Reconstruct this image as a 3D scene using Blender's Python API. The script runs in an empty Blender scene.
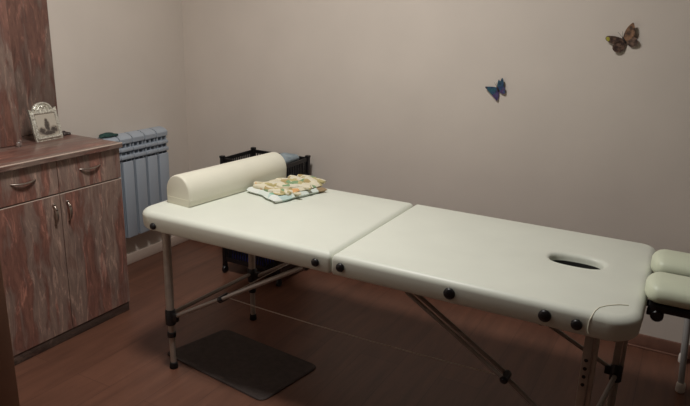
import bpy, bmesh, math, random
from mathutils import Vector, Matrix, noise
random.seed(7)
S = bpy.context.scene
COL = S.collection
PI = math.pi

# ------------------------------------------------------------------ materials
def lin(c):
    return tuple(((v/255)/12.92 if v/255 <= .04045 else ((v/255+.055)/1.055)**2.4) for v in c) + (1,)

def mk(name, rgb, rough=.5, metal=0., spec=.5, bump=0., bscale=200., var=0., vscale=6., coat=0.):
    m = bpy.data.materials.new(name); m.use_nodes = True
    nt = m.node_tree; b = nt.nodes['Principled BSDF']
    b.inputs['Base Color'].default_value = lin(rgb)
    b.inputs['Roughness'].default_value = rough
    b.inputs['Metallic'].default_value = metal
    b.inputs['Specular IOR Level'].default_value = spec
    b.inputs['Coat Weight'].default_value = coat
    tc = nt.nodes.new('ShaderNodeTexCoord')
    if var > 0:
        n = nt.nodes.new('ShaderNodeTexNoise'); n.inputs['Scale'].default_value = vscale; n.inputs['Detail'].default_value = 4
        nt.links.new(tc.outputs['Object'], n.inputs['Vector'])
        r = nt.nodes.new('ShaderNodeValToRGB')
        r.color_ramp.elements[0].position = .3; r.color_ramp.elements[1].position = .7
        r.color_ramp.elements[0].color = lin([max(0, v*(1-var)) for v in rgb])
        r.color_ramp.elements[1].color = lin([min(255, v*(1+var)) for v in rgb])
        nt.links.new(n.outputs['Fac'], r.inputs['Fac']); nt.links.new(r.outputs['Color'], b.inputs['Base Color'])
    if bump > 0:
        n2 = nt.nodes.new('ShaderNodeTexNoise'); n2.inputs['Scale'].default_value = bscale; n2.inputs['Detail'].default_value = 3
        nt.links.new(tc.outputs['Object'], n2.inputs['Vector'])
        bp = nt.nodes.new('ShaderNodeBump'); bp.inputs['Strength'].default_value = bump; bp.inputs['Distance'].default_value = .002
        nt.links.new(n2.outputs['Fac'], bp.inputs['Height']); nt.links.new(bp.outputs['Normal'], b.inputs['Normal'])
    return m

def ramp(nt, stops):
    r = nt.nodes.new('ShaderNodeValToRGB')
    el = r.color_ramp.elements
    while len(el) < len(stops): el.new(.5)
    for e, (p, c) in zip(el, stops):
        e.position = p; e.color = lin(c)
    return r

def wood_marble(name, scale, rough=.38, dark=1.0, seed=0.):
    """streaky red-brown and grey laminate, grain along the axis with the smallest scale"""
    m = bpy.data.materials.new(name); m.use_nodes = True
    nt = m.node_tree; b = nt.nodes['Principled BSDF']; L = nt.links
    b.inputs['Roughness'].default_value = rough
    tc = nt.nodes.new('ShaderNodeTexCoord'); mp = nt.nodes.new('ShaderNodeMapping')
    mp.inputs['Scale'].default_value = scale; mp.inputs['Location'].default_value = (seed, seed*1.7, seed*.6)
    ws = nt.nodes.new('ShaderNodeTexNoise'); ws.inputs['Scale'].default_value = 7; ws.inputs['Detail'].default_value = 2; L0 = nt.links
    L0.new(tc.outputs['Object'], ws.inputs['Vector'])
    wv = nt.nodes.new('ShaderNodeMix'); wv.data_type = 'VECTOR'; wv.inputs['Factor'].default_value = .03
    L0.new(tc.outputs['Object'], wv.inputs[4]); L0.new(ws.outputs['Color'], wv.inputs[5])
    L.new(wv.outputs[1], mp.inputs['Vector'])
    a = nt.nodes.new('ShaderNodeTexNoise'); a.inputs['Scale'].default_value = 1; a.inputs['Detail'].default_value = 6
    a.inputs['Roughness'].default_value = .62; a.inputs['Distortion'].default_value = .45
    L.new(mp.outputs['Vector'], a.inputs['Vector'])
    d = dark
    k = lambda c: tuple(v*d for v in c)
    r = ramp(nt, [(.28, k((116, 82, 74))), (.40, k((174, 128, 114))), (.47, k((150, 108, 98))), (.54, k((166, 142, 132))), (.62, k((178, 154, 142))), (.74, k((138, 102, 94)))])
    L.new(a.outputs['Fac'], r.inputs['Fac'])
    # fine veins
    f = nt.nodes.new('ShaderNodeTexNoise'); f.inputs['Scale'].default_value = 2.6; f.inputs['Detail'].default_value = 8; f.inputs['Roughness'].default_value = .72
    f.inputs['Distortion'].default_value = 1.2
    L.new(mp.outputs['Vector'], f.inputs['Vector'])
    r2 = ramp(nt, [(.34, (62, 52, 50)), (.46, (128, 122, 118)), (.54, (134, 128, 124)), (.66, (232, 222, 214))])
    L.new(f.outputs['Fac'], r2.inputs['Fac'])
    mx = nt.nodes.new('ShaderNodeMix'); mx.data_type = 'RGBA'; mx.blend_type = 'OVERLAY'; mx.inputs['Factor'].default_value = .62
    L.new(r.outputs['Color'], mx.inputs[6]); L.new(r2.outputs['Color'], mx.inputs[7])
    L.new(mx.outputs[2], b.inputs['Base Color'])
    bp = nt.nodes.new('ShaderNodeBump'); bp.inputs['Strength'].default_value = .12; bp.inputs['Distance'].default_value = .002
    L.new(f.outputs['Fac'], bp.inputs['Height']); L.new(bp.outputs['Normal'], b.inputs['Normal'])
    return m

def floor_mat():
    m = bpy.data.materials.new('brown laminate'); m.use_nodes = True
    nt = m.node_tree; b = nt.nodes['Principled BSDF']; L = nt.links
    tc = nt.nodes.new('ShaderNodeTexCoord')
    mp = nt.nodes.new('ShaderNodeMapping'); mp.inputs['Rotation'].default_value = (0, 0, PI/2)
    L.new(tc.outputs['Object'], mp.inputs['Vector'])
    br = nt.nodes.new('ShaderNodeTexBrick'); br.offset = .37
    br.inputs['Scale'].default_value = 1; br.inputs['Brick Width'].default_value = 1.25; br.inputs['Row Height'].default_value = .19
    br.inputs['Mortar Size'].default_value = .0015; br.inputs['Mortar Smooth'].default_value = .2
    br.inputs['Color1'].default_value = lin((116, 78, 62)); br.inputs['Color2'].default_value = lin((128, 88, 71)); br.inputs['Mortar'].default_value = lin((98, 66, 53))
    L.new(mp.outputs['Vector'], br.inputs['Vector'])
    mp2 = nt.nodes.new('ShaderNodeMapping'); mp2.inputs['Scale'].default_value = (14, 1.6, 1)
    L.new(tc.outputs['Object'], mp2.inputs['Vector'])
    n = nt.nodes.new('ShaderNodeTexNoise'); n.inputs['Scale'].default_value = 1.5; n.inputs['Detail'].default_value = 7; n.inputs['Roughness'].default_value = .6; n.inputs['Distortion'].default_value = .6
    L.new(mp2.outputs['Vector'], n.inputs['Vector'])
    r = ramp(nt, [(.3, (96, 90, 86)), (.7, (166, 160, 156))])
    L.new(n.outputs['Fac'], r.inputs['Fac'])
    mx = nt.nodes.new('ShaderNodeMix'); mx.data_type = 'RGBA'; mx.blend_type = 'OVERLAY'; mx.inputs['Factor'].default_value = .6
    L.new(br.outputs['Color'], mx.inputs[6]); L.new(r.outputs['Color'], mx.inputs[7])
    L.new(mx.outputs[2], b.inputs['Base Color'])
    b.inputs['Roughness'].default_value = .42
    bp = nt.nodes.new('ShaderNodeBump'); bp.inputs['Strength'].default_value = .1; bp.inputs['Distance'].default_value = .002
    L.new(n.outputs['Fac'], bp.inputs['Height']); L.new(bp.outputs['Normal'], b.inputs['Normal'])
    return m

M = {}
M['wall'] = mk('beige wall paint', (217, 207, 197), .85, spec=.2, bump=.15, bscale=120, var=.012, vscale=3)
M['ceiling'] = mk('ceiling white', (225, 220, 212), .9)
M['floor'] = floor_mat()
M['skirt_brown'] = mk('brown skirting', (128, 92, 78), .45, var=.12, vscale=9)
M['skirt_beige'] = mk('beige skirting', (200, 180, 166), .4)
M['jamb'] = mk('brown jamb', (150, 112, 92), .6, var=.05, vscale=7)
M['vinyl'] = mk('cream vinyl', (222, 225, 213), .42, spec=.45, bump=.10, bscale=260, var=.012, vscale=5)
M['seam'] = mk('cream piping', (240, 236, 216), .5)
M['bolster'] = mk('ivory vinyl', (226, 223, 206), .48, spec=.4, bump=.10, bscale=260, var=.015, vscale=6)
M['cradle'] = mk('pale green vinyl', (214, 220, 196), .45, bump=.08, bscale=260)
M['black'] = mk('black plastic', (24, 22, 24), .35)
M['blackmatt'] = mk('matt black', (22, 20, 20), .7)
M['steel'] = mk('brushed steel tube', (172, 162, 152), .42, metal=.35, var=.05, vscale=30)
M['tubegrey'] = mk('grey tube', (150, 140, 132), .45, metal=.3)
M['cable'] = mk('wire cable', (190, 180, 170), .4, metal=.4)
M['plywood'] = mk('plywood', (96, 74, 58), .6)
M['marble_v'] = wood_marble('marbled laminate vertical', (13, 13, 2.2))
M['marble_v2'] = wood_marble('marbled laminate vertical two', (13, 13, 2.2), seed=3.3)
M['marble_d'] = wood_marble('marbled laminate reddish', (11, 11, 2), dark=.86, seed=5.1)
M['marble_g'] = wood_marble('marbled laminate greyish', (12, 12, 2.4), dark=.95, seed=12.6)
M['marble_h'] = wood_marble('marbled laminate top', (12, 1.6, 12), rough=.32, dark=.88, seed=1.2)
M['edge'] = mk('pale edge banding with edge highlight', (214, 194, 180), .35)  # lighter banding; the light caught along the edges is put into this colour
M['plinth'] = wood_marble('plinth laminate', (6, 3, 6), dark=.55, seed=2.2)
M['chrome'] = mk('chrome', (205, 200, 195), .18, metal=1)
M['bronze'] = mk('brushed nickel', (176, 164, 154), .3, metal=.9)
M['rad'] = mk('radiator enamel', (172, 181, 192), .35)
M['raddark'] = mk('radiator recess', (120, 130, 140), .6)
M['silver'] = mk('antique silver', (224, 216, 200), .34, metal=.6, bump=.9, bscale=170, var=.22, vscale=120)
M['white'] = mk('white plastic', (232, 228, 222), .4)
M['standgrey'] = mk('grey enamel', (176, 174, 172), .4)
M['mat'] = mk('charcoal rubber', (66, 56, 53), .8, bump=.5, bscale=300, var=.08, vscale=40)
M['tealcloth'] = mk('dark green cloth', (36, 66, 62), .8, var=.25, vscale=40)
M['bluecloth'] = mk('blue grey cloth', (70, 84, 96), .9, bump=.4, bscale=200, var=.2, vscale=25)
M['palecloth'] = mk('pale grey blue cloth', (150, 164, 172), .9, bump=.4, bscale=200, var=.12, vscale=25)
M['bluebag'] = mk('deep blue fabric', (52, 54, 128), .7, var=.3, vscale=20)
M['trinket'] = mk('dark stone', (62, 52, 50), .5, var=.2, vscale=60)
M['glassy'] = mk('pale glassy', (128, 112, 106), .15, spec=.8)

def towel_mat(name, base, pal, scale, lo):
    m = bpy.data.materials.new(name); m.use_nodes = True
    nt = m.node_tree; b = nt.nodes['Principled BSDF']; L = nt.links
    b.inputs['Roughness'].default_value = .95; b.inputs['Specular IOR Level'].default_value = .1
    tc = nt.nodes.new('ShaderNodeTexCoord')
    v = nt.nodes.new('ShaderNodeTexVoronoi'); v.inputs['Scale'].default_value = scale
    n0 = nt.nodes.new('ShaderNodeTexNoise'); n0.inputs['Scale'].default_value = 12
    ad = nt.nodes.new('ShaderNodeMix'); ad.data_type = 'VECTOR'; ad.inputs['Factor'].default_value = .06
    L.new(tc.outputs['Object'], n0.inputs['Vector']); L.new(tc.outputs['Object'], ad.inputs[4]); L.new(n0.outputs['Color'], ad.inputs[5])
    L.new(ad.outputs[1], v.inputs['Vector'])
    sp = nt.nodes.new('ShaderNodeSeparateColor'); L.new(v.outputs['Color'], sp.inputs['Color'])
    r = ramp(nt, [(0, base)] + pal); r.color_ramp.interpolation = 'CONSTANT'
    L.new(sp.outputs['Red'], r.inputs['Fac'])
    L.new(r.outputs['Color'], b.inputs['Base Color'])
    n = nt.nodes.new('ShaderNodeTexNoise'); n.inputs['Scale'].default_value = 400
    bp = nt.nodes.new('ShaderNodeBump'); bp.inputs['Strength'].default_value = .4; bp.inputs['Distance'].default_value = .002
    L.new(tc.outputs['Object'], n.inputs['Vector']); L.new(n.outputs['Fac'], bp.inputs['Height']); L.new(bp.outputs['Normal'], b.inputs['Normal'])
    return m
M['towel_lo'] = towel_mat('printed cloth pale', (214, 222, 214), [(.45, (222, 226, 220)), (.70, (140, 188, 160)), (.80, (188, 208, 202)), (.94, (160, 138, 108))], 17, 0)
M['towel_hi'] = towel_mat('printed cloth cream', (218, 210, 186), [(.36, (214, 208, 188)), (.58, (186, 174, 128)), (.78, (134, 158, 122)), (.86, (216, 168, 116)), (.91, (176, 156, 112))], 34, 0)

def photo_mat():
    m = bpy.data.materials.new('sepia photo print'); m.use_nodes = True
    nt = m.node_tree; b = nt.nodes['Principled BSDF']; L = nt.links
    b.inputs['Roughness'].default_value = .25
    tc = nt.nodes.new('ShaderNodeTexCoord')
    cur = None
    # dark soft blobs: a seated group against a pale ground
    blobs = [(.50, .42, .17, .40), (.49, .70, .10, .12), (.20, .24, .24, .22), (.80, .24, .24, .22), (.50, .12, .50, .14)]
    total = None
    for (u, v_, ru, rv) in blobs:
        mp = nt.nodes.new('ShaderNodeMapping'); mp.inputs['Location'].default_value = (-u/ru, -v_/rv, 0); mp.inputs['Scale'].default_value = (1/ru, 1/rv, 0)
        L.new(tc.outputs['UV'], mp.inputs['Vector'])
        g = nt.nodes.new('ShaderNodeTexGradient'); g.gradient_type = 'SPHERICAL'
        L.new(mp.outputs['Vector'], g.inputs['Vector'])
        if total is None: total = g.outputs['Fac']
        else:
            mm = nt.nodes.new('ShaderNodeMath'); mm.operation = 'MAXIMUM'
            L.new(total, mm.inputs[0]); L.new(g.outputs['Fac'], mm.inputs[1]); total = mm.outputs[0]
    n = nt.nodes.new('ShaderNodeTexNoise'); n.inputs['Scale'].default_value = 9; L.new(tc.outputs['UV'], n.inputs['Vector'])
    ml = nt.nodes.new('ShaderNodeMath'); ml.operation = 'MULTIPLY'; L.new(total, ml.inputs[0]); L.new(n.outputs['Fac'], ml.inputs[1])
    r = ramp(nt, [(0, (186, 178, 164)), (.10, (160, 150, 136)), (.24, (84, 76, 70)), (.6, (60, 52, 48))])
    L.new(ml.outputs[0], r.inputs['Fac']); L.new(r.outputs['Color'], b.inputs['Base Color'])
    return m
M['photo'] = photo_mat()

def wing_mat(name, stops, scale):
    m = bpy.data.materials.new(name); m.use_nodes = True
    nt = m.node_tree; b = nt.nodes['Principled BSDF']; L = nt.links
    b.inputs['Roughness'].default_value = .45
    tc = nt.nodes.new('ShaderNodeTexCoord'); n = nt.nodes.new('ShaderNodeTexNoise'); n.inputs['Scale'].default_value = scale; n.inputs['Detail'].default_value = 3
    L.new(tc.outputs['Object'], n.inputs['Vector'])
    r = ramp(nt, stops); L.new(n.outputs['Fac'], r.inputs['Fac']); L.new(r.outputs['Color'], b.inputs['Base Color'])
    return m
M['w_brown'] = wing_mat('brown wing', [(.38, (58, 42, 38)), (.5, (88, 68, 58)), (.62, (124, 98, 84))], 60)
M['w_tan'] = wing_mat('tan wing', [(.38, (70, 50, 42)), (.5, (124, 92, 70)), (.62, (146, 110, 84))], 50)
M['w_yellow'] = mk('yellow wing tip', (170, 164, 66), .5)
M['w_teal'] = wing_mat('teal wing', [(.38, (36, 48, 84)), (.5, (44, 96, 108)), (.62, (52, 60, 112))], 60)
M['w_purple'] = wing_mat('purple wing', [(.36, (52, 48, 92)), (.5, (92, 66, 110)), (.62, (44, 84, 118))], 60)
M['w_edge'] = mk('dark wing edge', (60, 46, 56), .5)
M['bfbody'] = mk('insect body', (44, 34, 32), .6)

# ------------------------------------------------------------------ mesh helpers
ROOT = {}
def obj(name, bm, mat, parent=None, smooth=40, mats=None):
    me = bpy.data.meshes.new(name)
    loc = ROOT.get(parent.name, Vector((0, 0, 0))) if parent else None
    if parent is None:
        xs = [v.co for v in bm.verts]
        lo = Vector((min(v.x for v in xs), min(v.y for v in xs), min(v.z for v in xs)))
        hi = Vector((max(v.x for v in xs), max(v.y for v in xs), max(v.z for v in xs)))
        loc = Vector(((lo.x+hi.x)/2, (lo.y+hi.y)/2, lo.z))
    bmesh.ops.translate(bm, verts=bm.verts, vec=-loc)
    bmesh.ops.recalc_face_normals(bm, faces=bm.faces)
    bm.to_mesh(me); bm.free()
    for m in (mats or [mat]): me.materials.append(m)
    if smooth:
        me.polygons.foreach_set('use_smooth', [True]*len(me.polygons))
        me.set_sharp_from_angle(angle=math.radians(smooth))
    o = bpy.data.objects.new(name, me); COL.objects.link(o)
    if parent: o.parent = parent
    else: o.location = loc
    ROOT[o.name] = loc
    return o

def thing(name, label, cat, loc, group=None):
    o = bpy.data.objects.new(name, None); COL.objects.link(o)
    o.empty_display_size = .1
    o.location = loc; ROOT[o.name] = Vector(loc)
    return tag(o, label, cat, group)
def tag(o, label, cat, group=None):
    o['label'] = label; o['category'] = cat
    if group: o['group'] = group
    return o
def struct(name, bm, mat, smooth=0):
    o = obj(name, bm, mat, None, smooth); o['kind'] = 'structure'; return o

def B(): return bmesh.new()
def box(bm, x0, x1, y0, y1, z0, z1, bev=0., seg=2, mi=0):
    g = bmesh.ops.create_cube(bm, size=1); vs = g['verts']
    bmesh.ops.transform(bm, verts=vs, matrix=Matrix.Translation(((x0+x1)/2, (y0+y1)/2, (z0+z1)/2)) @ Matrix.Diagonal((x1-x0, y1-y0, z1-z0, 1)))
    fs = set(f for v in vs for f in v.link_faces)
    for f in fs: f.material_index = mi
    if bev > 0:
        es = list(set(e for v in vs for e in v.link_edges))
        r = bmesh.ops.bevel(bm, geom=es, offset=bev, segments=seg, profile=.5, affect='EDGES')
        for f in r['faces']: f.material_index = mi
    return bm
def sweep(bm, pts, prof, closed=False, caps=True, up=(0, 0, 1)):
    """prof: list of (a,b) offsets; or callable(i)->list"""
    pts = [Vector(p) for p in pts]; n = len(pts); rings = []
    prev = None
    for i, p in enumerate(pts):
        if closed: t = pts[(i+1) % n]-pts[i-1]
        else: t = pts[min(i+1, n-1)]-pts[max(i-1, 0)]
        t.normalize()
        if prev is None:
            u = Vector(up); 
            if abs(u.dot(t)) > .95: u = Vector((1, 0, 0)) if abs(t.x) < .9 else Vector((0, 1, 0))
            a = (u - t*u.dot(t)).normalized()
        else:
            a = (prev - t*prev.dot(t)).normalized()
        prev = a; b = t.cross(a)
        pf = prof(i) if callable(prof) else prof
        rings.append([bm.verts.new(p + a*q[0] + b*q[1]) for q in pf])
    k = len(rings[0])
    for i in range(n if closed else n-1):
        r0, r1 = rings[i], rings[(i+1) % n]
        for j in range(k):
            bm.faces.new((r0[j], r0[(j+1) % k], r1[(j+1) % k], r1[j]))
    if caps and not closed:
        bm.faces.new(rings[0]); bm.faces.new(list(reversed(rings[-1])))
    return bm
def circ(r, n=12, r2=None):
    r2 = r if r2 is None else r2
    return [(r*math.cos(2*PI*i/n), r2*math.sin(2*PI*i/n)) for i in range(n)]
def tube(bm, pts, r, n=12, r2=None, closed=False): return sweep(bm, pts, circ(r, n, r2), closed)
def lathe(bm, prof, origin, axis=(0, 0, 1), n=20):
    ax = Vector(axis).normalized(); q = Vector((0, 0, 1)).rotation_difference(ax); o = Vector(origin)
    rings = []
    for (r, h) in prof:
        if r < 1e-6: rings.append([bm.verts.new(o + q @ Vector((0, 0, h)))])
        else: rings.append([bm.verts.new(o + q @ Vector((r*math.cos(2*PI*i/n), r*math.sin(2*PI*i/n), h))) for i in range(n)])
    for a, b in zip(rings, rings[1:]):
        for i in range(n):
            va = [a[0]] if len(a) == 1 else [a[i], a[(i+1) % n]]
            vb = [b[0]] if len(b) == 1 else [b[(i+1) % n], b[i]]
            if len(va)+len(vb) > 2: bm.faces.new(va+vb)
    if len(rings[0]) > 1: bm.faces.new(list(reversed(rings[0])))
    if len(rings[-1]) > 1: bm.faces.new(rings[-1])
    return bm
def rrect(x0, x1, y0, y1, radii, inset=0., n=8, e0=0., e1=0.):
    """radii order: (x0,y0),(x1,y0),(x1,y1),(x0,y1)"""
    x0 += inset+e0; x1 -= inset+e1; y0 += inset; y1 -= inset
    rs = [max(r-inset, .003) for r in radii]
    cs = [((x0+rs[0], y0+rs[0]), rs[0], PI), ((x1-rs[1], y0+rs[1]), rs[1], 1.5*PI), ((x1-rs[2], y1-rs[2]), rs[2], 0), ((x0+rs[3], y1-rs[3]), rs[3], .5*PI)]
    out = []
    for (c, r, a0) in cs:
        for i in range(n+1):
            a = a0 + .5*PI*i/n
            out.append((c[0]+r*math.cos(a), c[1]+r*math.sin(a)))
    return out
def loops(bm, rings, cap0=True, cap1=True):
    vs = [[bm.verts.new(p) for p in r] for r in rings]
    k = len(vs[0])
    for a, b in zip(vs, vs[1:]):
        for j in range(k): bm.faces.new((a[j], a[(j+1) % k], b[(j+1) % k], b[j]))
    if cap0: bm.faces.new(list(reversed(vs[0])))
    if cap1: bm.faces.new(vs[-1])
    return vs
def slab_prism(bm, outline, z0, z1):
    loops(bm, [[(x, y, z0) for x, y in outline], [(x, y, z1) for x, y in outline]])
    return bm

# ------------------------------------------------------------------ room
XL, YB, XR, YF, H = -2.872, 3.142, 3.2, -3.4, 2.72
struct('floor', box(B(), XL-.1, XR+.1, YF-.1, YB+.1, -.06, 0), M['floor'])
struct('ceiling', box(B(), XL-.1, XR+.1, YF-.1, YB+.1, H, H+.06), M['ceiling'])
struct('wall_left', box(B(), XL-.1, XL, YF-.1, YB+.1, 0, H), M['wall'])
struct('wall_back', box(B(), XL, XR, YB, YB+.1, 0, H), M['wall'])
struct('wall_right', box(B(), XR, XR+.1, YF-.1, YB+.1, 0, H), M['wall'])
struct('wall_behind', box(B(), XL, XR, YF-.1, YF, 0, H), M['wall'])
# short wall beside the doorway the photo is taken from, with its brown casing
struct('wall_front', box(B(), XL, -1.58, .80, .90, 0, H), M['wall'])
bm = B(); box(bm, -1.58, -1.456, .785, .905, 0, 2.1, .004); box(bm, -1.64, -1.52, .78, .80, 0, 2.1, .003)
struct('trim_1', bm, M['jamb'], 40)
struct('baseboard_back', box(B(), XL+.015, XR, YB-.014, YB, 0, .066, .004), M['skirt_brown'], 40)
struct('baseboard_left', box(B(), XL, XL+.015, .90, YB, 0, .066, .004), M['skirt_beige'], 40)
struct('trim_2', sweep(B(), [(XL+.02, YB-.019, .004), (XR, YB-.019, .004)], circ(.005, 8)), M['skirt_brown'], 40)

# ------------------------------------------------------------------ massage table
ZB, ZT = .629, .71
Y0, Y1 = 1.797, 2.55
XA, XF, XE = -1.957, -1.016, -.030
table = thing('massage_table', 'cream padded folding massage table with face hole, standing in the middle of the room', 'massage table', (-1.0, 2.17, 0))

def cushion(x0, x1, radii, hole=None, end=0):
    """end: -1 / +1 marks the outer end, which is pulled rounder"""
    def ex(z):
        t = (z-(ZB+.045))/(.041 if z > ZB+.045 else .045)
        return .020*(1-math.sqrt(max(0, 1-min(1, abs(t))**2))) if t > 0 else .016*(1-math.sqrt(max(0, 1-min(1, abs(t))**2)))
    bm = B()
    rt, rb = .024, .012
    prof = []
    for i in range(4):
        a = .5*PI*i/3; prof.append((rb-rb*math.sin(a), ZB+rb-rb*math.cos(a)))
    for i in range(8):
        a = .5*PI*i/7; prof.append((rt-rt*math.cos(a), ZT-.003-rt+rt*math.sin(a)))
    prof += [(rt+.03, ZT-.001), (rt+.08, ZT)]
    rings = [[(x, y, z) for x, y in rrect(x0, x1, Y0, Y1, radii, ins, 8, ex(z) if end < 0 else 0, ex(z) if end > 0 else 0)] for ins, z in prof]
    if not hole:
        loops(bm, rings); return bm, None
    vs = loops(bm, rings, True, False)
    (cx, cy, ax, ay) = hole
    n = 40
    def hl(g, z):
        out = []
        for i in range(n):
            t = 2*PI*i/n; c, s = math.cos(t), math.sin(t)
            e = 2/2.6
            out.append((cx+(ax+g)*math.copysign(abs(c)**e, c), cy+(ay+g)*math.copysign(abs(s)**e, s), z))
        return out
    hr = [hl(.020, ZT), hl(.011, ZT-.001), hl(.005, ZT-.004), hl(.001, ZT-.010), hl(0, ZT-.016), hl(-.001, ZT-.027)]
    hv = [[bm.verts.new(p) for p in r] for r in hr]
    for a, b in zip(hv, hv[1:]):
        for j in range(n): bm.faces.new((a[j], b[j], b[(j+1) % n], a[(j+1) % n]))
    ed = []
    for ring in (vs[-1], hv[0]):
        for j in range(len(ring)):
            e = bm.edges.get((ring[j], ring[(j+1) % len(ring)])) 
            ed.append(e)
    bmesh.ops.triangle_fill(bm, edges=ed, use_beauty=True, normal=(0, 0, 1))
    lb = B()
    loops(lb, [hl(-.001, ZT-.027), hl(-.001, ZB-.001), hl(.02, ZB-.001), hl(.02, ZT-.031)], False, False)
    return bm, lb
bm, _ = cushion(XA, XF-.001, (.09, .012, .02, .10), None, -1)
p1 = obj('cushion_panel', bm, M['vinyl'], table, 50)
bm, liner = cushion(XF+.001, XE, (.012, .085, .055, .02), (-.270, 2.2, .088, .052), 1)
p2 = obj('cushion_panel', bm, M['vinyl'], table, 50); p2['label'] = 'cushion panel with the oval face hole'
obj('face_hole_liner', liner, M['blackmatt'], p2, 40)
# curved seam of the corner patch, near right corner
sp = [(-.160, Y0-.001, ZB+.012), (-.165, Y0-.001, .655), (-.164, Y0-.001, .682)]
for a_ in (25, 50, 72, 90):
    a_ = math.radians(a_); sp.append((-.163+.006*a_, Y0+.024-.0248*math.cos(a_), ZT-.027+.0248*math.sin(a_)))
sp += [(-.148, 1.842, ZT-.0008), (-.128, 1.868, ZT+.0002), (-.10, 1.892, ZT+.0004), (-.075, 1.906, ZT-.0012)]
obj('corner_seam', tube(B(), sp, .0016, 6), M['seam'], p2)
# knobs
for i, (kx, kz, r) in enumerate([(-1.844, .653, .014), (-1.076, .663, .015), (-.976, .666, .016), (-.582, .665, .019), (-.287, .666, .019), (-.196, .662, .0165)]):
    bm = lathe(B(), [(r*.55, -.006), (r*.6, 0), (r, .001), (r, .005), (r*.85, .009), (r*.45, .0115), (0, .0125)], (kx, Y0-.0005, kz), (0, -1, 0), 20)
    obj('side_knob', bm, M['black'], table, 50)
# wooden under-frame of each half
for (a, b) in ((XA+.08, XF-.03), (XF+.03, XE-.08)):
    bm = B()
    box(bm, a, b, Y0+.085, Y0+.105, ZB-.018, ZB+.002, .002); box(bm, a, b, Y1-.105, Y1-.085, ZB-.018, ZB+.002, .002)
    for x in (a, b-.02): box(bm, x, x+.02, Y0+.105, Y1-.105, ZB-.018, ZB+.002, .002)
    obj('under_frame', bm, M['plywood'], table)
LEGS = [(-1.811, 1.832), (-1.795, 2.385), (-.154, 1.85), (-.098, 2.40)]
for i, (lx, ly) in enumerate(LEGS):
    near = i in (0, 2); right = i >= 2
    zc = .243 if not right else .225
    w, d = (.015, .019) if not right else (.019, .013)
    bm = B()
    if right:
        box(bm, lx-w, lx+w*.35, ly-d, ly+d, zc, ZB, .003); box(bm, lx+w*.45, lx+w*1.15, ly-d*.6, ly+d*.6, zc, ZB, .002)
    else:
        tube(bm, [(lx, ly, zc), (lx, ly, ZB)], .0175, 14)
    leg = obj('leg', bm, M['steel'], table)
    obj('inner_tube', tube(B(), [(lx+(.004 if not right else 0), ly, .018), (lx, ly, zc)], .0125 if not right else .014, 14), M['steel'], leg)
    bm = lathe(B(), [(.019, -.036), (.0225, -.032), (.0225, .030), (.0195, .034), (.019, .036)], (lx, ly, zc), (0, 0, 1), 16)
    box(bm, lx+.012, lx+.042, ly-.010, ly+.010, zc-.014, zc+.022, .004) if not right else box(bm, lx-.042, lx-.012, ly-.010, ly+.010, zc-.014, zc+.022, .004)
    obj('height_clamp', bm, M['black'], leg)
    if not right:
        obj('lock_collar', lathe(B(), [(.013, -.012), (.0185, -.01), (.0185, .01), (.013, .012)], (lx+.001, ly, zc-.082), (0, 0, 1), 14), M['black'], leg)
    obj('rubber_foot', lathe(B(), [(.013, .03), (.0165, .028), (.0185, .004), (.017, 0)][::-1], (lx+(.004 if not right else 0), ly, 0), (0, 0, 1), 14), M['blackmatt'], leg)
    if i == 2:
        bm = B()
        for z in (.536, .508, .481, .454):
            lathe(bm, [(.0058, 0), (.0058, .0012), (0, .0013)], (lx-w*.33, ly-d, z), (0, -1, 0), 12)
        obj('adjustment_hole', bm, M['blackmatt'], leg)['label'] = 'row of black height adjustment holes'
# braces, knee joints, crossbars and cable
def brace(y, xleg, zleg, xk, zk, xt, zt):
    d = .017
    bm = B()
    for s in (-d, d): tube(bm, [(xk, y+s, zk), (xt, y+s, zt)], .0075, 10)
    o = obj('knee_brace', bm, M['tubegrey'], table)
    obj('lower_strut', tube(B(), [(xleg, y, zleg), (xk, y, zk)], .0085, 10), M['tubegrey'], o)
    bm = B(); lathe(bm, [(.010, -.026), (.0135, -.024), (.0135, .024), (.010, .026)], (xk, y, zk), (0, 1, 0), 14)
    lathe(bm, [(.006, .024), (.006, .032), (0, .034)], (xk, y, zk), (0, -1, 0), 10)
    obj('knee_joint', bm, M['black'], o)
brace(1.832, -1.811, .235, -1.521, .402, -1.135, .624)
brace(2.385, -1.795, .225, -1.521, .385, -1.135, .622)
brace(1.85, -.152, .225, -.391, .400, -.743, .618)
brace(2.40, -.098, .225, -.391, .365, -.743, .618)
obj('crossbar', tube(B(), [(-1.811, 1.832, .256), (-1.795, 2.385, .250)], .009, 10), M['tubegrey'], table)
obj('crossbar', tube(B(), [(-.152, 1.85, .215), (-.098, 2.40, .215)], .009, 10), M['tubegrey'], table)
cb = []
for i in range(17):
    t = i/16; cb.append((-1.521+(-.391+1.521)*t, 1.85, .398+(.400-.398)*t-.03*4*t*(1-t)*.35))
obj('tension_cable', tube(B(), cb, .0022, 6), M['cable'], table)
obj('tension_cable', tube(B(), [(-1.521, 1.85, .402), (-1.524, 2.10, .394), (-1.521, 2.37, .387)], .0022, 6), M['cable'], table)

# face cradle on the right end
def arm_path():
    pts = []
    ya, yb, x0, xc = 2.048, 2.285, -.002, .17
    r = (yb-ya)/2
    for i in range(8): pts.append((x0+(xc-x0)*i/7, ya))
    for i in range(1, 16):
        a = -PI/2+PI*i/16; pts.append((xc+r*1.15*math.cos(a), (ya+yb)/2+r*math.sin(a)))
    for i in range(8): pts.append((xc+(x0-xc)*i/7, yb))
    return pts
ap = arm_path()
def sup(a, b, n=20, e=2.6):
    return [(a*math.copysign(abs(math.cos(t))**(2/e), math.cos(t)), b*math.copysign(abs(math.sin(t))**(2/e), math.sin(t))) for t in [2*PI*i/n for i in range(n)]]
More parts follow.
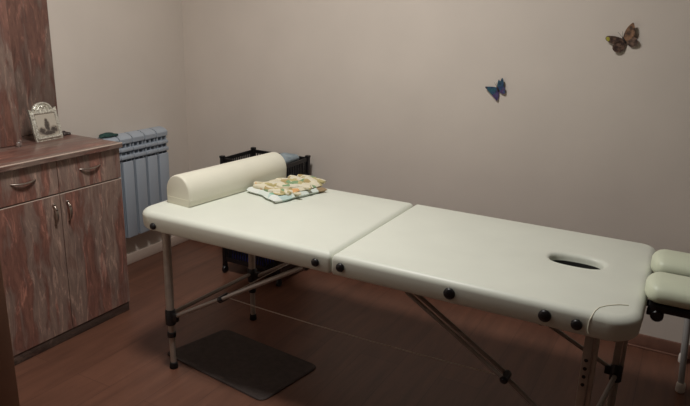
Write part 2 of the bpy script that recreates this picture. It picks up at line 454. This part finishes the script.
# rounded ends
pts = []; sc = []
e = .042
for k in range(6):
    a = .5*PI*k/6; pts.append((ap[0][0]-e*math.cos(a), ap[0][1])); sc.append(max(.08, math.sin(a)))
for p in ap: pts.append(p); sc.append(1)
for k in range(5, -1, -1):
    a = .5*PI*k/6; pts.append((ap[-1][0]-e*math.cos(a), ap[-1][1])); sc.append(max(.08, math.sin(a)))
ZC = .730
bar_bm = B()
box(bar_bm, -.026, .40, 2.005, 2.335, .662, .690, .008)
cradle = obj('face_cradle', bar_bm, M['black'], table)
cradle['label'] = 'black support platform carrying the face rest pad'
bm = sweep(B(), [(x, y, ZC) for x, y in pts], lambda i: sup(.036*(.35+.65*sc[i]) if sc[i] < 1 else .036, .083*sc[i]))
obj('face_pad', bm, M['cradle'], cradle, 60)['label'] = 'pale horseshoe shaped face pad'
bm = B()
for y in (2.10, 2.24): obj('mounting_rod', tube(B(), [(-.06, y, .651), (.34, y, .651)], .011, 10), M['black'], cradle)
bm = lathe(B(), [(.015, -.016), (.019, -.011), (.019, .011), (.015, .016)], (.002, 2.018, .652), (0, 1, 0), 20)
box(bm, -.028, .012, 2.004, 2.032, .650, .668, .004)
obj('cam_lever', bm, M['black'], cradle)

# ------------------------------------------------------------------ bolster
def bolster():
    t = thing('bolster', 'cream half-round bolster cushion lying across the left end of the massage table', 'cushion', (-1.80, 2.25, ZT))
    n0 = Vector((-1.8345, 1.933, 0)); d = Vector((.062, .64, 0)).normalized(); w = Vector((d.y, -d.x, 0))
    hw, hh, Ln = .070, .128, .635
    prof = [(-hw+.006, 0)]
    prof += [(-hw, .006), (-hw-.001, .030)]
    for i in range(19):
        a = PI-PI*i/18
        prof.append(((hw+.002)*math.cos(a), .052+(hh-.052)*math.sin(a)))
    prof += [(hw+.001, .030), (hw, .006), (hw-.006, 0)]
    rings = []
    def ring(s, sh):
        c = n0+d*s; out = []
        for (a, z) in prof:
            zz = .06+(z-.06)*(1-sh) if z > .02 else z
            q = c+w*(a*(1-sh)); out.append((q.x, q.y, ZT+max(zz, 0)+.0005))
        return out
    rad = .012
    for i in range(5):
        a = .5*PI*i/4; rings.append(ring(rad-rad*math.cos(a), .10*(1-math.sin(a))))
    for i in range(1, 10): rings.append(ring(rad+(Ln-2*rad)*i/10, 0))
    for i in range(4, -1, -1):
        a = .5*PI*i/4; rings.append(ring(Ln-rad+rad*math.cos(a), .10*(1-math.sin(a))))
    bm = B(); loops(bm, rings)
    obj('bolster_body', bm, M['bolster'], t, 55)
    # piping: end seam low on the near face, running along the sides
    z = ZT+.030
    pp = []
    a0 = n0 + w*(-hw-.002); a1 = n0 + w*(hw+.002)
    pp = [a0+d*(Ln-.02), a0+d*.012, a0+d*.001+w*.008, a1+d*.001-w*.008, a1+d*.012]
    pp = [(p.x, p.y, z) for p in pp]
    obj('piping', tube(B(), pp[1:], .0017, 6), M['seam'], t)
bolster()

# ------------------------------------------------------------------ folded cloth on the table
def folded_cloth():
    OX, OY = -.006, -.014
    A, Bc, C, D = Vector((-1.715+OX, 2.275+OY, 0)), Vector((-1.500+OX, 2.180+OY, 0)), Vector((-1.418+OX, 2.475+OY, 0)), Vector((-1.620+OX, 2.575+OY, 0))
    bm = B()
    def P(u, v): return (A*(1-u)+Bc*u)*(1-v)+(D*(1-u)+C*u)*v
    def layer(z0, th, u0, u1, v0, v1, amp, seed, mi, sag=0., nu=30, nv=30):
        """one soft folded slab: rounded sides, wrinkled top"""
        rows = []
        for j in range(nv+1):
            row = []
            for i in range(nu+1):
                fu, fv = i/nu, j/nv
                u, v = u0+(u1-u0)*fu, v0+(v1-v0)*fv
                e = min(fu, 1-fu, fv, 1-fv)
                k = min(1, e/.07); rr = math.sqrt(max(0, 1-(1-k)**2))
                p = P(u, v)
                nz = noise.noise(Vector((p.x*14+seed, p.y*14, seed)))*amp + noise.noise(Vector((p.x*34+seed, p.y*30, seed*2)))*amp*.5
                wob = noise.noise(Vector((u*3+seed, v*3, 3.1)))*.022
                row.append((p.x+wob, p.y+wob*.6, z0, th*(.5+.5*rr)+nz*rr*1.0-sag*fu*rr, th*(.5-.5*rr)))
            rows.append(row)
        top = [[bm.verts.new((x, y, z+a)) for (x, y, z, a, b) in r] for r in rows]
        bot = [[bm.verts.new((x, y, z+b)) for (x, y, z, a, b) in r] for r in rows]
        fs = []
        for j in range(nv):
            for i in range(nu):
                fs.append(bm.faces.new((top[j][i], top[j][i+1], top[j+1][i+1], top[j+1][i])))
                fs.append(bm.faces.new((bot[j][i], bot[j+1][i], bot[j+1][i+1], bot[j][i+1])))
        rim_t = top[0]+[r[-1] for r in top[1:]]+top[-1][-2::-1]+[r[0] for r in top[-2:0:-1]]
        rim_b = bot[0]+[r[-1] for r in bot[1:]]+bot[-1][-2::-1]+[r[0] for r in bot[-2:0:-1]]
        for a in range(len(rim_t)):
            b = (a+1) % len(rim_t)
            fs.append(bm.faces.new((rim_t[a], rim_b[a], rim_b[b], rim_t[b])))
        for f in fs: f.material_index = mi
    z = ZT+.001
    layer(z, .024, .03, 1, .0, .99, .004, 4.2, 0)
    layer(z+.022, .014, .02, .93, .13, 1.0, .006, 7.7, 1)
    # loose folds heaped on top
    def fold(p0, p1, r, seed, mi, flat=.6, n=26, wob=.014):
        p0, p1 = Vector(p0)+Vector((OX, OY, 0)), Vector(p1)+Vector((OX, OY, 0)); pts = []
        side = Vector((p1.y-p0.y, p0.x-p1.x, 0)).normalized()
        for i in range(n):
            t = i/(n-1); p = p0.lerp(p1, t)
            p = p+side*(wob*noise.noise(Vector((t*2.6, seed, 5)))*2); p.z += noise.noise(Vector((t*3, seed, 0)))*.005
            pts.append(p)
        k0 = len(bm.faces)
        def pf(i):
            t = i/(n-1); e = (.28+.72*math.sin(PI*(.06+.88*t))**.5)
            return [(a*flat*e*(1+.3*noise.noise(Vector((t*4, seed, a*70)))), b*e*(1+.25*noise.noise(Vector((t*3, seed+8, b*50))))) for a, b in circ(r, 16)]
        sweep(bm, pts, pf)
        bm.faces.ensure_lookup_table()
        for f in bm.faces[k0:]: f.material_index = mi
    zz = z+.034
    fold((-1.680, 2.290, zz-.004), (-1.480, 2.268, zz-.006), .022, 1.1, 1, .75, 26, .02)
    fold((-1.585, 2.262, zz-.010), (-1.450, 2.318, zz-.008), .015, 2.3, 1, .7)
    fold((-1.705, 2.325, zz-.002), (-1.500, 2.372, zz+.002), .027, 3.7, 1, .5)
    fold((-1.590, 2.330, zz+.006), (-1.440, 2.380, zz+.000), .016, 8.3, 1, .7)
    fold((-1.650, 2.420, zz+.001), (-1.455, 2.405, zz+.000), .030, 5.2, 1, .5)
    fold((-1.640, 2.500, zz+.001), (-1.450, 2.470, zz-.004), .032, 6.4, 1, .45)
    fold((-1.620, 2.545, zz-.002), (-1.460, 2.535, zz-.006), .026, 9.4, 1, .5)
    o = obj('folded_cloth', bm, None, None, 80, [M['towel_lo'], M['towel_hi']])
    tag(o, 'folded patterned cloth in cream, green and orange lying beside the bolster on the table', 'cloth')
folded_cloth()

# ------------------------------------------------------------------ sideboard cabinet
CX, CY0, CY1, CYM = -2.39, 1.452, 2.138, 1.788
cab = thing('cabinet', 'marbled brown laminate cabinet with two drawers over two doors, against the left wall', 'cabinet', (-2.63, 1.79, 0))
bm = B()
box(bm, XL+.02, CX-.018, CY0+.002, CY0+.018, .047, .856); box(bm, XL+.02, CX-.018, CY1-.018, CY1-.002, .047, .856)
box(bm, XL+.02, CX-.02, CY0+.018, CY1-.018, .047, .063); box(bm, XL+.02, XL+.026, CY0+.018, CY1-.018, .063, .856)
box(bm, XL+.026, CX-.02, CY0+.018, CY1-.018, .690, .704)
box(bm, XL+.026, CX-.02, CY0+.018, CY1-.018, .838, .856)
obj('carcass', bm, M['marble_d'], cab, 0)
bm = box(B(), XL+.018, -2.37, CY0-.012, 2.140, .856, .881, .003)
wt = obj('worktop', bm, M['marble_h'], cab, 40)
bm = box(B(), -2.371, -2.3685, CY0-.012, 2.140, .8585, .8785)
obj('edge_band', bm, M['marble_h'], wt, 0)
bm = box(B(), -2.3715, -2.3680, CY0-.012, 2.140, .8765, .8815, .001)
obj('edge_strip', bm, M['edge'], wt, 0)['label'] = 'pale top edge of the worktop'  # bright line painted as a highlight on the worktop edge
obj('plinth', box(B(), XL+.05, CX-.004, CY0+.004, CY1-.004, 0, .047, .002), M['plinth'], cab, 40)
def bow_handle(p, q, out, r, parent, mat):
    """bow handle from p to q bulging along +x"""
    p, q = Vector(p), Vector(q); pts = []
    for i in range(15):
        t = i/14; c = p.lerp(q, t); s = math.sin(PI*t)
        pts.append((c.x+out*s**.6, c.y, c.z-(.005*s if abs(p.z-q.z) < .01 else 0)))
    bm = sweep(B(), pts, lambda i: circ(r*(.55+.45*math.sin(PI*i/14)), 10, r*(.8+.7*math.sin(PI*i/14))))
    return obj('handle', bm, mat, parent, 60)
for k, (y0, y1) in enumerate(((CY0, CYM-.0015), (CYM+.0015, CY1))):
    d = obj('drawer', box(B(), CX-.018, CX, y0, y1, .708, .852, .0012), (M['marble_v'], M['marble_v2'])[k], cab, 0)
    hc = (1.622, 1.960)[k]
    h = bow_handle((CX, hc-.058, .794), (CX, hc+.058, .794), .015, .0036, d, M['bronze'])
    dm = M['marble_v2'] if k == 0 else M['marble_v']
    dr = obj('cupboard_door', box(B(), CX-.018, CX, y0, y1, .049, .7005, .0012), dm, cab, 0)
    obj('edge_band', box(B(), CX-.0175, CX+.0003, y0, y1, .6995, .7020), M['edge'], dr, 0)['label'] = 'pale edge along the top of the door'  # pale banding whose colour also carries the light caught on the door top
    hy = (1.752, 1.822)[k]
    hd = bow_handle((CX, hy, .570), (CX, hy, .662), .022, .0042, dr, M['bronze'])
    bm = B()
    for z in (.662, .642): lathe(bm, [(.0065, 0), (.0075, .004), (.0055, .009), (0, .011)], (CX+(.000 if z > .65 else .012), hy, z), (1, 0, 0), 12)
    obj('handle_cap', bm, M['chrome'], hd)['label'] = 'shiny chrome handle cap'

# upper wall unit standing on the cabinet
wu = thing('wall_unit', 'tall marbled brown wall unit with a stepped back panel, standing on the cabinet top', 'cabinet', (-2.78, 1.7, .881))
obj('back_panel', box(B(), XL+.003, -2.852, CY0, 2.172, .882, 2.15, .002), M['marble_d'], wu, 40)
bm = B(); box(bm, -2.852, -2.70, CY0, 1.838, .882, 2.15, .002)
ub = obj('carcass', bm, M['marble_g'], wu, 40)
dr = obj('cupboard_door', box(B(), -2.699, -2.681, CY0, 1.838, .883, 2.145, .003), M['marble_g'], wu, 40)
bow_handle((-2.681, 1.50, 1.40), (-2.681, 1.50, 1.50), .022, .0042, dr, M['bronze'])

# picture frame
def picture_frame():
    t = thing('picture_frame', 'silver ornate arched photo frame standing on the cabinet top', 'picture frame', (-2.69, 1.98, .881))
    lean = math.radians(13)
    o = Vector((-2.676, 1.983, .8815)); yw = math.radians(4)
    ux = Vector((math.sin(yw)*-1, math.cos(yw), 0)); nrm0 = Vector((math.cos(yw), math.sin(yw), 0))
    uz = (Vector((0, 0, 1))*math.cos(lean)-nrm0*math.sin(lean)); nrm = ux.cross(uz)
    if nrm.x < 0: nrm = -nrm
    def W(u, v, n=0): return o+ux*u+uz*v+nrm*n
    W2, HT = .076, .150
    outer = [(-W2, 0), (W2, 0), (W2*1.04, .05), (W2, .1), (W2*1.02, HT+.004), (W2*.86, HT-.002)]
    for i in range(13):
        a = PI*i/12; outer.append((.056*math.cos(a), HT-.006+.038*math.sin(a)))
    outer += [(-W2*.86, HT-.002), (-W2*1.02, HT+.004), (-W2, .1), (-W2*1.04, .05)]
    bm = B(); loops(bm, [[W(u, v, -.010) for u, v in outer], [W(u, v, .0) for u, v in outer]])
    fr = obj('frame_body', bm, M['silver'], t, 30)
    # raised moulding around the opening
    iw, i0, i1 = .056, .022, .126
    for (a, b) in ((( -iw-.008, i0-.009), (iw+.008, i0-.009)), ((-iw-.008, i1+.006), (iw+.008, i1+.006)), ((-iw-.009, i0-.01), (-iw-.009, i1+.01)), ((iw+.009, i0-.01), (iw+.009, i1+.01))):
        bm = B(); pts = [W(a[0]+(b[0]-a[0])*i/16, a[1]+(b[1]-a[1])*i/16, .001) for i in range(17)]
        sweep(bm, pts, lambda i: circ(.0065+.0018*(i % 2), 8))
        obj('moulding', bm, M['silver'], t, 60)
    bm = B(); pts = [W(.046*math.cos(PI*i/16), HT-.004+.030*math.sin(PI*i/16), .001) for i in range(17)]
    sweep(bm, pts, lambda i: circ(.005+.0015*(i % 2), 8))
    for s in (-1, 1): tube(bm, [W(s*.030, HT-.004, .002), W(s*.020, HT+.010, .003), W(s*.004, HT+.016, .003)], .004, 8)
    lathe(bm, [(.010, 0), (.008, .004), (0, .006)], W(0, HT+.008, 0), nrm, 12)
    obj('arch_ornament', bm, M['silver'], t, 60)
    bm = B(); uv = bm.loops.layers.uv.new('UVMap')
    vs = [bm.verts.new(W(u, v, n)) for n in (.0005, .003) for u, v in ((-iw, i0), (iw, i0), (iw, i1), (-iw, i1))]
    for q in ((0, 1, 2, 3), (4, 5, 6, 7), (0, 1, 5, 4), (1, 2, 6, 5), (2, 3, 7, 6), (3, 0, 4, 7)):
        f = bm.faces.new([vs[i] for i in q])
        for l, c in zip(f.loops, ((0, 0), (1, 0), (1, 1), (0, 1))): l[uv].uv = c
    obj('photo_print', bm, M['photo'], t, 0)
    a, b = W(0, .11, -.010), W(0, 0, -.010); c = Vector((b.x-.062, b.y, .8815))
    bm = B(); loops(bm, [[a+ux*.02, b+ux*.0+Vector((-.0, 0, .02)), c+ux*.02], [a-ux*.02, b-ux*.0+Vector((-.0, 0.001, .02)), c-ux*.02]])
    obj('easel_back', bm, M['blackmatt'], t, 0)
picture_frame()
def blob(bm, c, r, sx, sy, sz, seed, amp=.25, n=3):
    g = bmesh.ops.create_icosphere(bm, subdivisions=n, radius=1)
    for v in g['verts']:
        k = 1+amp*noise.noise(v.co*1.6+Vector((seed, 0, 0)))
        p = v.co*k; z = p.z
        if z < -.35: z = -.35
        v.co = Vector((c[0]+p.x*r*sx, c[1]+p.y*r*sy, c[2]+(z+.35)*r*sz))
    return bm
tag(obj('trinket', blob(blob(B(), (-2.735, 2.104, .8812), .018, 1, 1, .8, 1), (-2.730, 2.125, .8812), .014, 1, 1, .7, 2), M['trinket'], None, 60),
    'small dark lump on the cabinet top, right beside the silver photo frame', 'ornament')
bm = blob(B(), (-2.655, 1.80, .8812), .010, 1, 1.1, 1.7, 3); lathe(bm, [(.008, .0), (.0065, .012), (.008, .02), (0, .026)], (-2.650, 1.806, .8875), (0, 0, 1), 10)
tag(obj('trinket', bm, M['glassy'], None, 60), 'tiny pale glassy ornament at the foot of the wall unit', 'ornament')

# ------------------------------------------------------------------ radiator
rad = thing('radiator', 'white aluminium sectional radiator on the left wall, half hidden behind the cabinet', 'radiator', (-2.83, 2.64, .19))
PIT = .0945; RY0 = 2.412
def section_bm(y):
    bm = B(); w = PIT
    yc = y+w/2
    # flat front panel
    box(bm, -2.797, -2.787, y+.009, y+w-.009, .20, .655, .004)
    # sloping upper front with louvre bars
    box(bm, -2.86, -2.84, y+.004, y+w-.004, .19, .755, .004)
    for (xf, z0, z1) in ((-2.787, .668, .690), (-2.789, .712, .732), (-2.793, .757, .778)):
        box(bm, -2.865, xf, y+.002, y+w-.002, z0, z1, .005)
    # vertical ribs
    for yy in (y+.012, yc, y+w-.012): box(bm, -2.85, -2.800, yy-.0025, yy+.0025, .20, .765)
    # rounded top cap
    pr = [(-2.868, .772), (-2.868, .800), (-2.858, .808), (-2.830, .806), (-2.805, .796), (-2.793, .784), (-2.793, .772)]
    loops(bm, [[(x, y+.004, z) for x, z in pr], [(x, y+w-.004, z) for x, z in pr]])
    # water column
    tube(bm, [(-2.832, yc, .20), (-2.832, yc, .76)], .014, 10)
    return bm
for i in range(5): obj('radiator_section', section_bm(RY0+PIT*i), M['rad'], rad, 30)
bm = B()
for z in (.235, .735): obj('header_pipe', tube(B(), [(-2.832, RY0, z), (-2.832, RY0+5*PIT, z)], .018, 12), M['raddark'], rad)
obj('end_plug', lathe(B(), [(.022, 0), (.022, .010), (.014, .013), (0, .013)], (-2.832, RY0+5*PIT-.001, .735), (0, 1, 0), 14), M['white'], rad)
bm = B()
for y in (RY0+.09, RY0+.38): obj('wall_bracket', box(B(), XL, -2.85, y-.012, y+.012, .70, .735, .002), M['white'], rad, 0)
bm = B()
blob(bm, (-2.838, 2.458, .8075), .03, .8, 1.75, .55, 5, .2); blob(bm, (-2.832, 2.50, .8075), .022, .8, 1.5, .4, 6, .2)
tag(obj('cloth', bm, M['tealcloth'], None, 60), 'small dark green cloth lying on top of the radiator', 'cloth')

# ------------------------------------------------------------------ storage cart behind the table
cart = thing('storage_cart', 'black plastic slatted storage cart on castors, behind the table by the back wall', 'cart', (-2.1, 2.93, 0))
KX0, KX1, KY0, KY1 = -2.30, -1.905, 2.785, 3.085
def basket(z0, z1):
    bm = B()
    t = .008
    for (x0, x1, y0, y1) in ((KX0, KX1, KY0, KY0+t), (KX0, KX1, KY1-t, KY1), (KX0, KX0+t, KY0+t, KY1-t), (KX1-t, KX1, KY0+t, KY1-t)):
        box(bm, x0, x1, y0, y1, z1-.022, z1, .002); box(bm, x0, x1, y0, y1, z0, z0+.025)
    n = 22
    for i in range(1, n):
        x = KX0+(KX1-KX0)*i/n
        for y in (KY0, KY1-t): box(bm, x-.0035, x+.0035, y+.001, y+t-.001, z0+.02, z1-.018)
    n = 17
    for i in range(1, n):
        y = KY0+(KY1-KY0)*i/n
        for x in (KX0, KX1-t): box(bm, x+.001, x+t-.001, y-.0035, y+.0035, z0+.02, z1-.018)
    box(bm, KX0+t, KX1-t, KY0+t, KY1-t, z0, z0+.006)
    return bm
for (z0, z1) in ((.585, .700), (.33, .445), (.075, .175)): obj('basket', basket(z0, z1), M['black'], cart, 0)
for x in (KX0+.004, KX1-.004):
    for y in (KY0+.004, KY1-.004):
        bm = B(); box(bm, x-.011, x+.011, y-.011, y+.011, .055, .706, .003)
        box(bm, x-.013, x+.013, y-.013, y+.013, .698, .712, .003)
        p = obj('post', bm, M['black'], cart, 40)
        bm = B(); lathe(bm, [(.010, -.008), (.021, -.008), (.0235, -.004), (.0235, .004), (.021, .008), (.010, .008)], (x, y, .0236), (1, 0, 0), 18)
        box(bm, x-.013, x-.010, y-.008, y+.008, .02, .058); box(bm, x+.010, x+.013, y-.008, y+.008, .02, .058)
        tube(bm, [(x, y, .045), (x, y, .06)], .006, 8)
        obj('castor', bm, M['black'], p, 40)
def stack_cloth(x0, x1, y0, y1, z0, z1, seed):
    bm = B(); rings = []
    for k in range(7):
        f = k/6; g = .012*(1-math.sin(PI*f)**.5)
        rings.append([(x+.004*noise.noise(Vector((x*20, y*20, seed+k))), y+.004*noise.noise(Vector((x*20+3, y*20, seed+k))), z0+(z1-z0)*f+(.004*noise.noise(Vector((x*15, y*15, seed))) if k > 3 else 0)) for x, y in rrect(x0, x1, y0, y1, (.02,)*4, g, 5)])
    loops(bm, rings); return bm
KG = 'folded cloths in the top basket of the cart'
CL = [(-2.06, -1.945, 2.81, 3.05, .592, .632, 'bluecloth', 'dark blue-grey folded cloth, lowest in the top basket of the black cart'),
      (-2.065, -1.94, 2.805, 3.06, .636, .676, 'bluecloth', 'dark blue-grey folded cloth in the middle of the pile in the black cart'),
      (-2.065, -1.945, 2.81, 3.06, .680, .716, 'palecloth', 'pale blue-grey folded cloth on top of the pile in the black cart')]
for i, c in enumerate(CL):
    tag(obj('folded_cloth', stack_cloth(*c[:6], i*2.2), M[c[6]], None, 60), c[7], 'cloth', KG)
tag(obj('fabric_bag', stack_cloth(-2.27, -2.02, 2.80, 3.06, .082, .165, 9.), M['bluebag'], None, 60), 'deep blue fabric bundle in the bottom basket of the black cart', 'bag')

# ------------------------------------------------------------------ floor mat
bm = B()
q = [Vector((-1.925, 1.895)), Vector((-1.325, 1.815)), Vector((-1.268, 2.165)), Vector((-1.84, 2.225))]
def rquad(q, r, inset=0, n=5):
    out = []; c0 = sum(q, Vector((0, 0)))/4
    q = [p+(c0-p).normalized()*inset*1.4 for p in q]
    for i in range(4):
        p, a, b = q[i], q[i-1], q[(i+1) % 4]
        pa = p+(a-p).normalized()*r; pb = p+(b-p).normalized()*r
        for k in range(n+1):
            t = k/n; w = pa*(1-t)**2+p*2*t*(1-t)+pb*t*t; out.append(w)
    return out
loops(bm, [[(p.x, p.y, z) for p in rquad(q, .04, i)] for i, z in ((0, .0005), (0, .004), (.003, .007), (.012, .007), (.015, .0058))])
tag(obj('floor_mat', bm, M['mat'], None, 40), 'dark charcoal rectangular mat lying on the floor under the table', 'mat')

# ------------------------------------------------------------------ stand behind the face cradle
st = thing('folding_stand', 'pale grey tubular stand with white plastic feet by the back wall, behind the face cradle', 'stand', (.30, 2.94, 0))
for (fx, tx) in ((.140, .108), (.56, .592)):
    for y in (2.80, 3.08):
        l = obj('leg', tube(B(), [(fx, y, .02), (tx, y, .50)], .0125, 12), M['standgrey'], st)
        obj('foot_cap', lathe(B(), [(.016, 0), (.0185, .004), (.0185, .034), (.016, .042), (.0125, .044)], (fx, y, 0), (0, 0, 1), 16), M['white'], l)
for y in (2.80, 3.08): obj('rail', tube(B(), [(.108, y, .49), (.592, y, .49)], .0115, 10), M['standgrey'], st)
for x in (.108, .592): obj('rail', tube(B(), [(x, 2.80, .49), (x, 3.08, .49)], .0115, 10), M['standgrey'], st)
obj('seat', box(B(), .095, .605, 2.785, 3.095, .5015, .53, .01), M['white'], st)

# ------------------------------------------------------------------ butterflies on the wall
def butterfly(name_label, scale, cx, cz, wings, body, ant):
    t = thing('butterfly_decoration', name_label, 'wall decoration', (cx, YB, cz), 'butterfly decorations on the back wall')
    k = scale
    ba, bb = Vector(body[0]), Vector(body[1])
    axis = (bb-ba).normalized()
    def Wp(p, n): return Vector((cx+p[0]*k, YB-n, cz+p[1]*k))
    bm = B(); pts = [Wp(ba.lerp(bb, i/8), .008) for i in range(9)]
    sweep(bm, pts, lambda i: circ(.0016+.0034*math.sin(PI*(i+.6)/9.2), 10))
    bd = obj('body', bm, M['bfbody'], t, 60)
    bm = B()
    for p in ant: tube(bm, [Wp(bb, .009), Wp(bb.lerp(Vector(p), .6), .014), Wp(p, .018)], .0006, 5)
    obj('antenna', bm, M['bfbody'], bd)
    for (nm, mat, tilt, outl, extra) in wings:
        def lift(p):
            v = Vector(p)-ba; d = abs(v.x*axis.y-v.y*axis.x)
            return .006+d*k*tilt
        # smooth closed outline (Catmull-Rom)
        def smooth(o, m=5):
            r = []; n = len(o)
            for i in range(n):
                p0, p1, p2, p3 = [Vector(o[(i+j-1) % n]) for j in range(4)]
                for s in range(m):
                    u = s/m
                    r.append(.5*((2*p1)+(-p0+p2)*u+(2*p0-5*p1+4*p2-p3)*u*u+(-p0+3*p1-3*p2+p3)*u**3))
            return r
        o = smooth(outl)
        bm = B(); loops(bm, [[Wp(p, lift(p)) for p in o], [Wp(p, lift(p)+.0012) for p in o]])
        w = obj(nm, bm, M[mat], t, 30)
        for (em, eo) in extra:
            e = smooth(eo); bm = B(); loops(bm, [[Wp(p, lift(p)+.0012) for p in e], [Wp(p, lift(p)+.0018) for p in e]])
            obj('wing_patch', bm, M[em], w, 30)
PX = .0043
# pixel-like units about the body centre, x right, y up (a drawing of the ornament itself)
butterfly('brown butterfly with one yellow-tipped wing, high on the back wall', PX, -.322, 1.425,
    [('upper_wing', 'w_brown', .2, [(0, 1), (-5, 3.0), (-10, 3.8), (-15.5, 3.4), (-16.5, 0.5), (-13, -2.5), (-7, -4), (-1, -2)],
      [('w_yellow', [(-16.0, 2.2), (-13.6, 2.6), (-12.4, .4), (-13.4, -1.8), (-15.8, .2)])]),
     ('lower_wing', 'w_brown', .2, [(0, 0), (-4, -1), (-8, -4), (-8.5, -9), (-4.5, -12.4), (1, -11), (3.2, -6), (2.5, -1)], []),
     ('upper_wing', 'w_tan', .28, [(0, 1), (.5, 7), (3, 13), (7.5, 17.5), (9.5, 14), (10.8, 8), (9, 3), (4, -.5)], []),
     ('lower_wing', 'w_brown', .28, [(2, 0), (6, 3), (11, 3.5), (14.5, -.5), (13.5, -4.5), (9, -6.4), (4.5, -3.5)], [])],
    [(3.5, -3.5), (-.8, 3.0)], [(-5.5, 7.8), (-1.2, 8.8)])
butterfly('blue and purple butterfly, low in the middle of the back wall', PX, -.862, 1.172,
    [('upper_wing', 'w_teal', .22, [(0, .8), (-4, 1.6), (-9, 1.6), (-12.8, 1.0), (-9, -3), (-4, -7), (0, -4)],
      [('w_edge', [(-12.4, .9), (-10.6, .9), (-10, -.9), (-11, -.6)])]),
     ('lower_wing', 'w_purple', .2, [(1, 0), (-2, -1), (-5, -6), (-1.5, -10.5), (2.2, -13.5), (3.2, -9), (3, -4)], []),
     ('upper_wing', 'w_teal', .3, [(.5, 1), (.6, 6), (2, 10.4), (3.8, 8.5), (5.8, 12.4), (7.6, 10.5), (8.2, 5), (7, 0), (3, -1.5)], []),
     ('lower_wing', 'w_purple', .28, [(2.5, -1), (6, 2), (9.5, 2.5), (10.4, -2), (10.2, -5), (6.5, -5.4), (3.8, -3.5)], [])],
    [(3, -3.4), (0, 2.2)], [(-2.5, 6.5), (-.5, 7)])

# ------------------------------------------------------------------ light
def area(name, loc, size, power, col, rot=(0, 0, 0)):
    l = bpy.data.lights.new(name, 'AREA'); l.shape = 'DISK'; l.size = size; l.energy = power; l.color = col
    o = bpy.data.objects.new(name, l); COL.objects.link(o); o.location = loc; o.rotation_euler = rot
    return o
area('ceiling_lamp', (-1.36, 1.63, 2.66), .40, 35, (1, .98, .945))
w = bpy.data.worlds.new('World'); S.world = w; w.use_nodes = True
w.node_tree.nodes['Background'].inputs['Color'].default_value = lin((190, 190, 200)); w.node_tree.nodes['Background'].inputs['Strength'].default_value = .0

# ------------------------------------------------------------------ camera
cd = bpy.data.cameras.new('camera'); cam = bpy.data.objects.new('camera', cd); COL.objects.link(cam)
R = Matrix(((0.87639974, 0.48071956, 0.02884776), (-0.16044532, 0.23497866, 0.95866695), (-0.45407135, 0.84480396, -0.28306444)))
r, u, f = R[0], R[1], R[2]
cam.matrix_world = Matrix(((r[0], u[0], -f[0], 0), (r[1], u[1], -f[1], 0), (r[2], u[2], -f[2], 1.5), (0, 0, 0, 1)))
cd.sensor_width = 36; cd.lens = 640/690*36; cd.clip_start = .02
S.camera = cam
S.view_settings.view_transform = 'Standard'; S.view_settings.look = 'None'; S.view_settings.gamma = 1; S.view_settings.exposure = 0
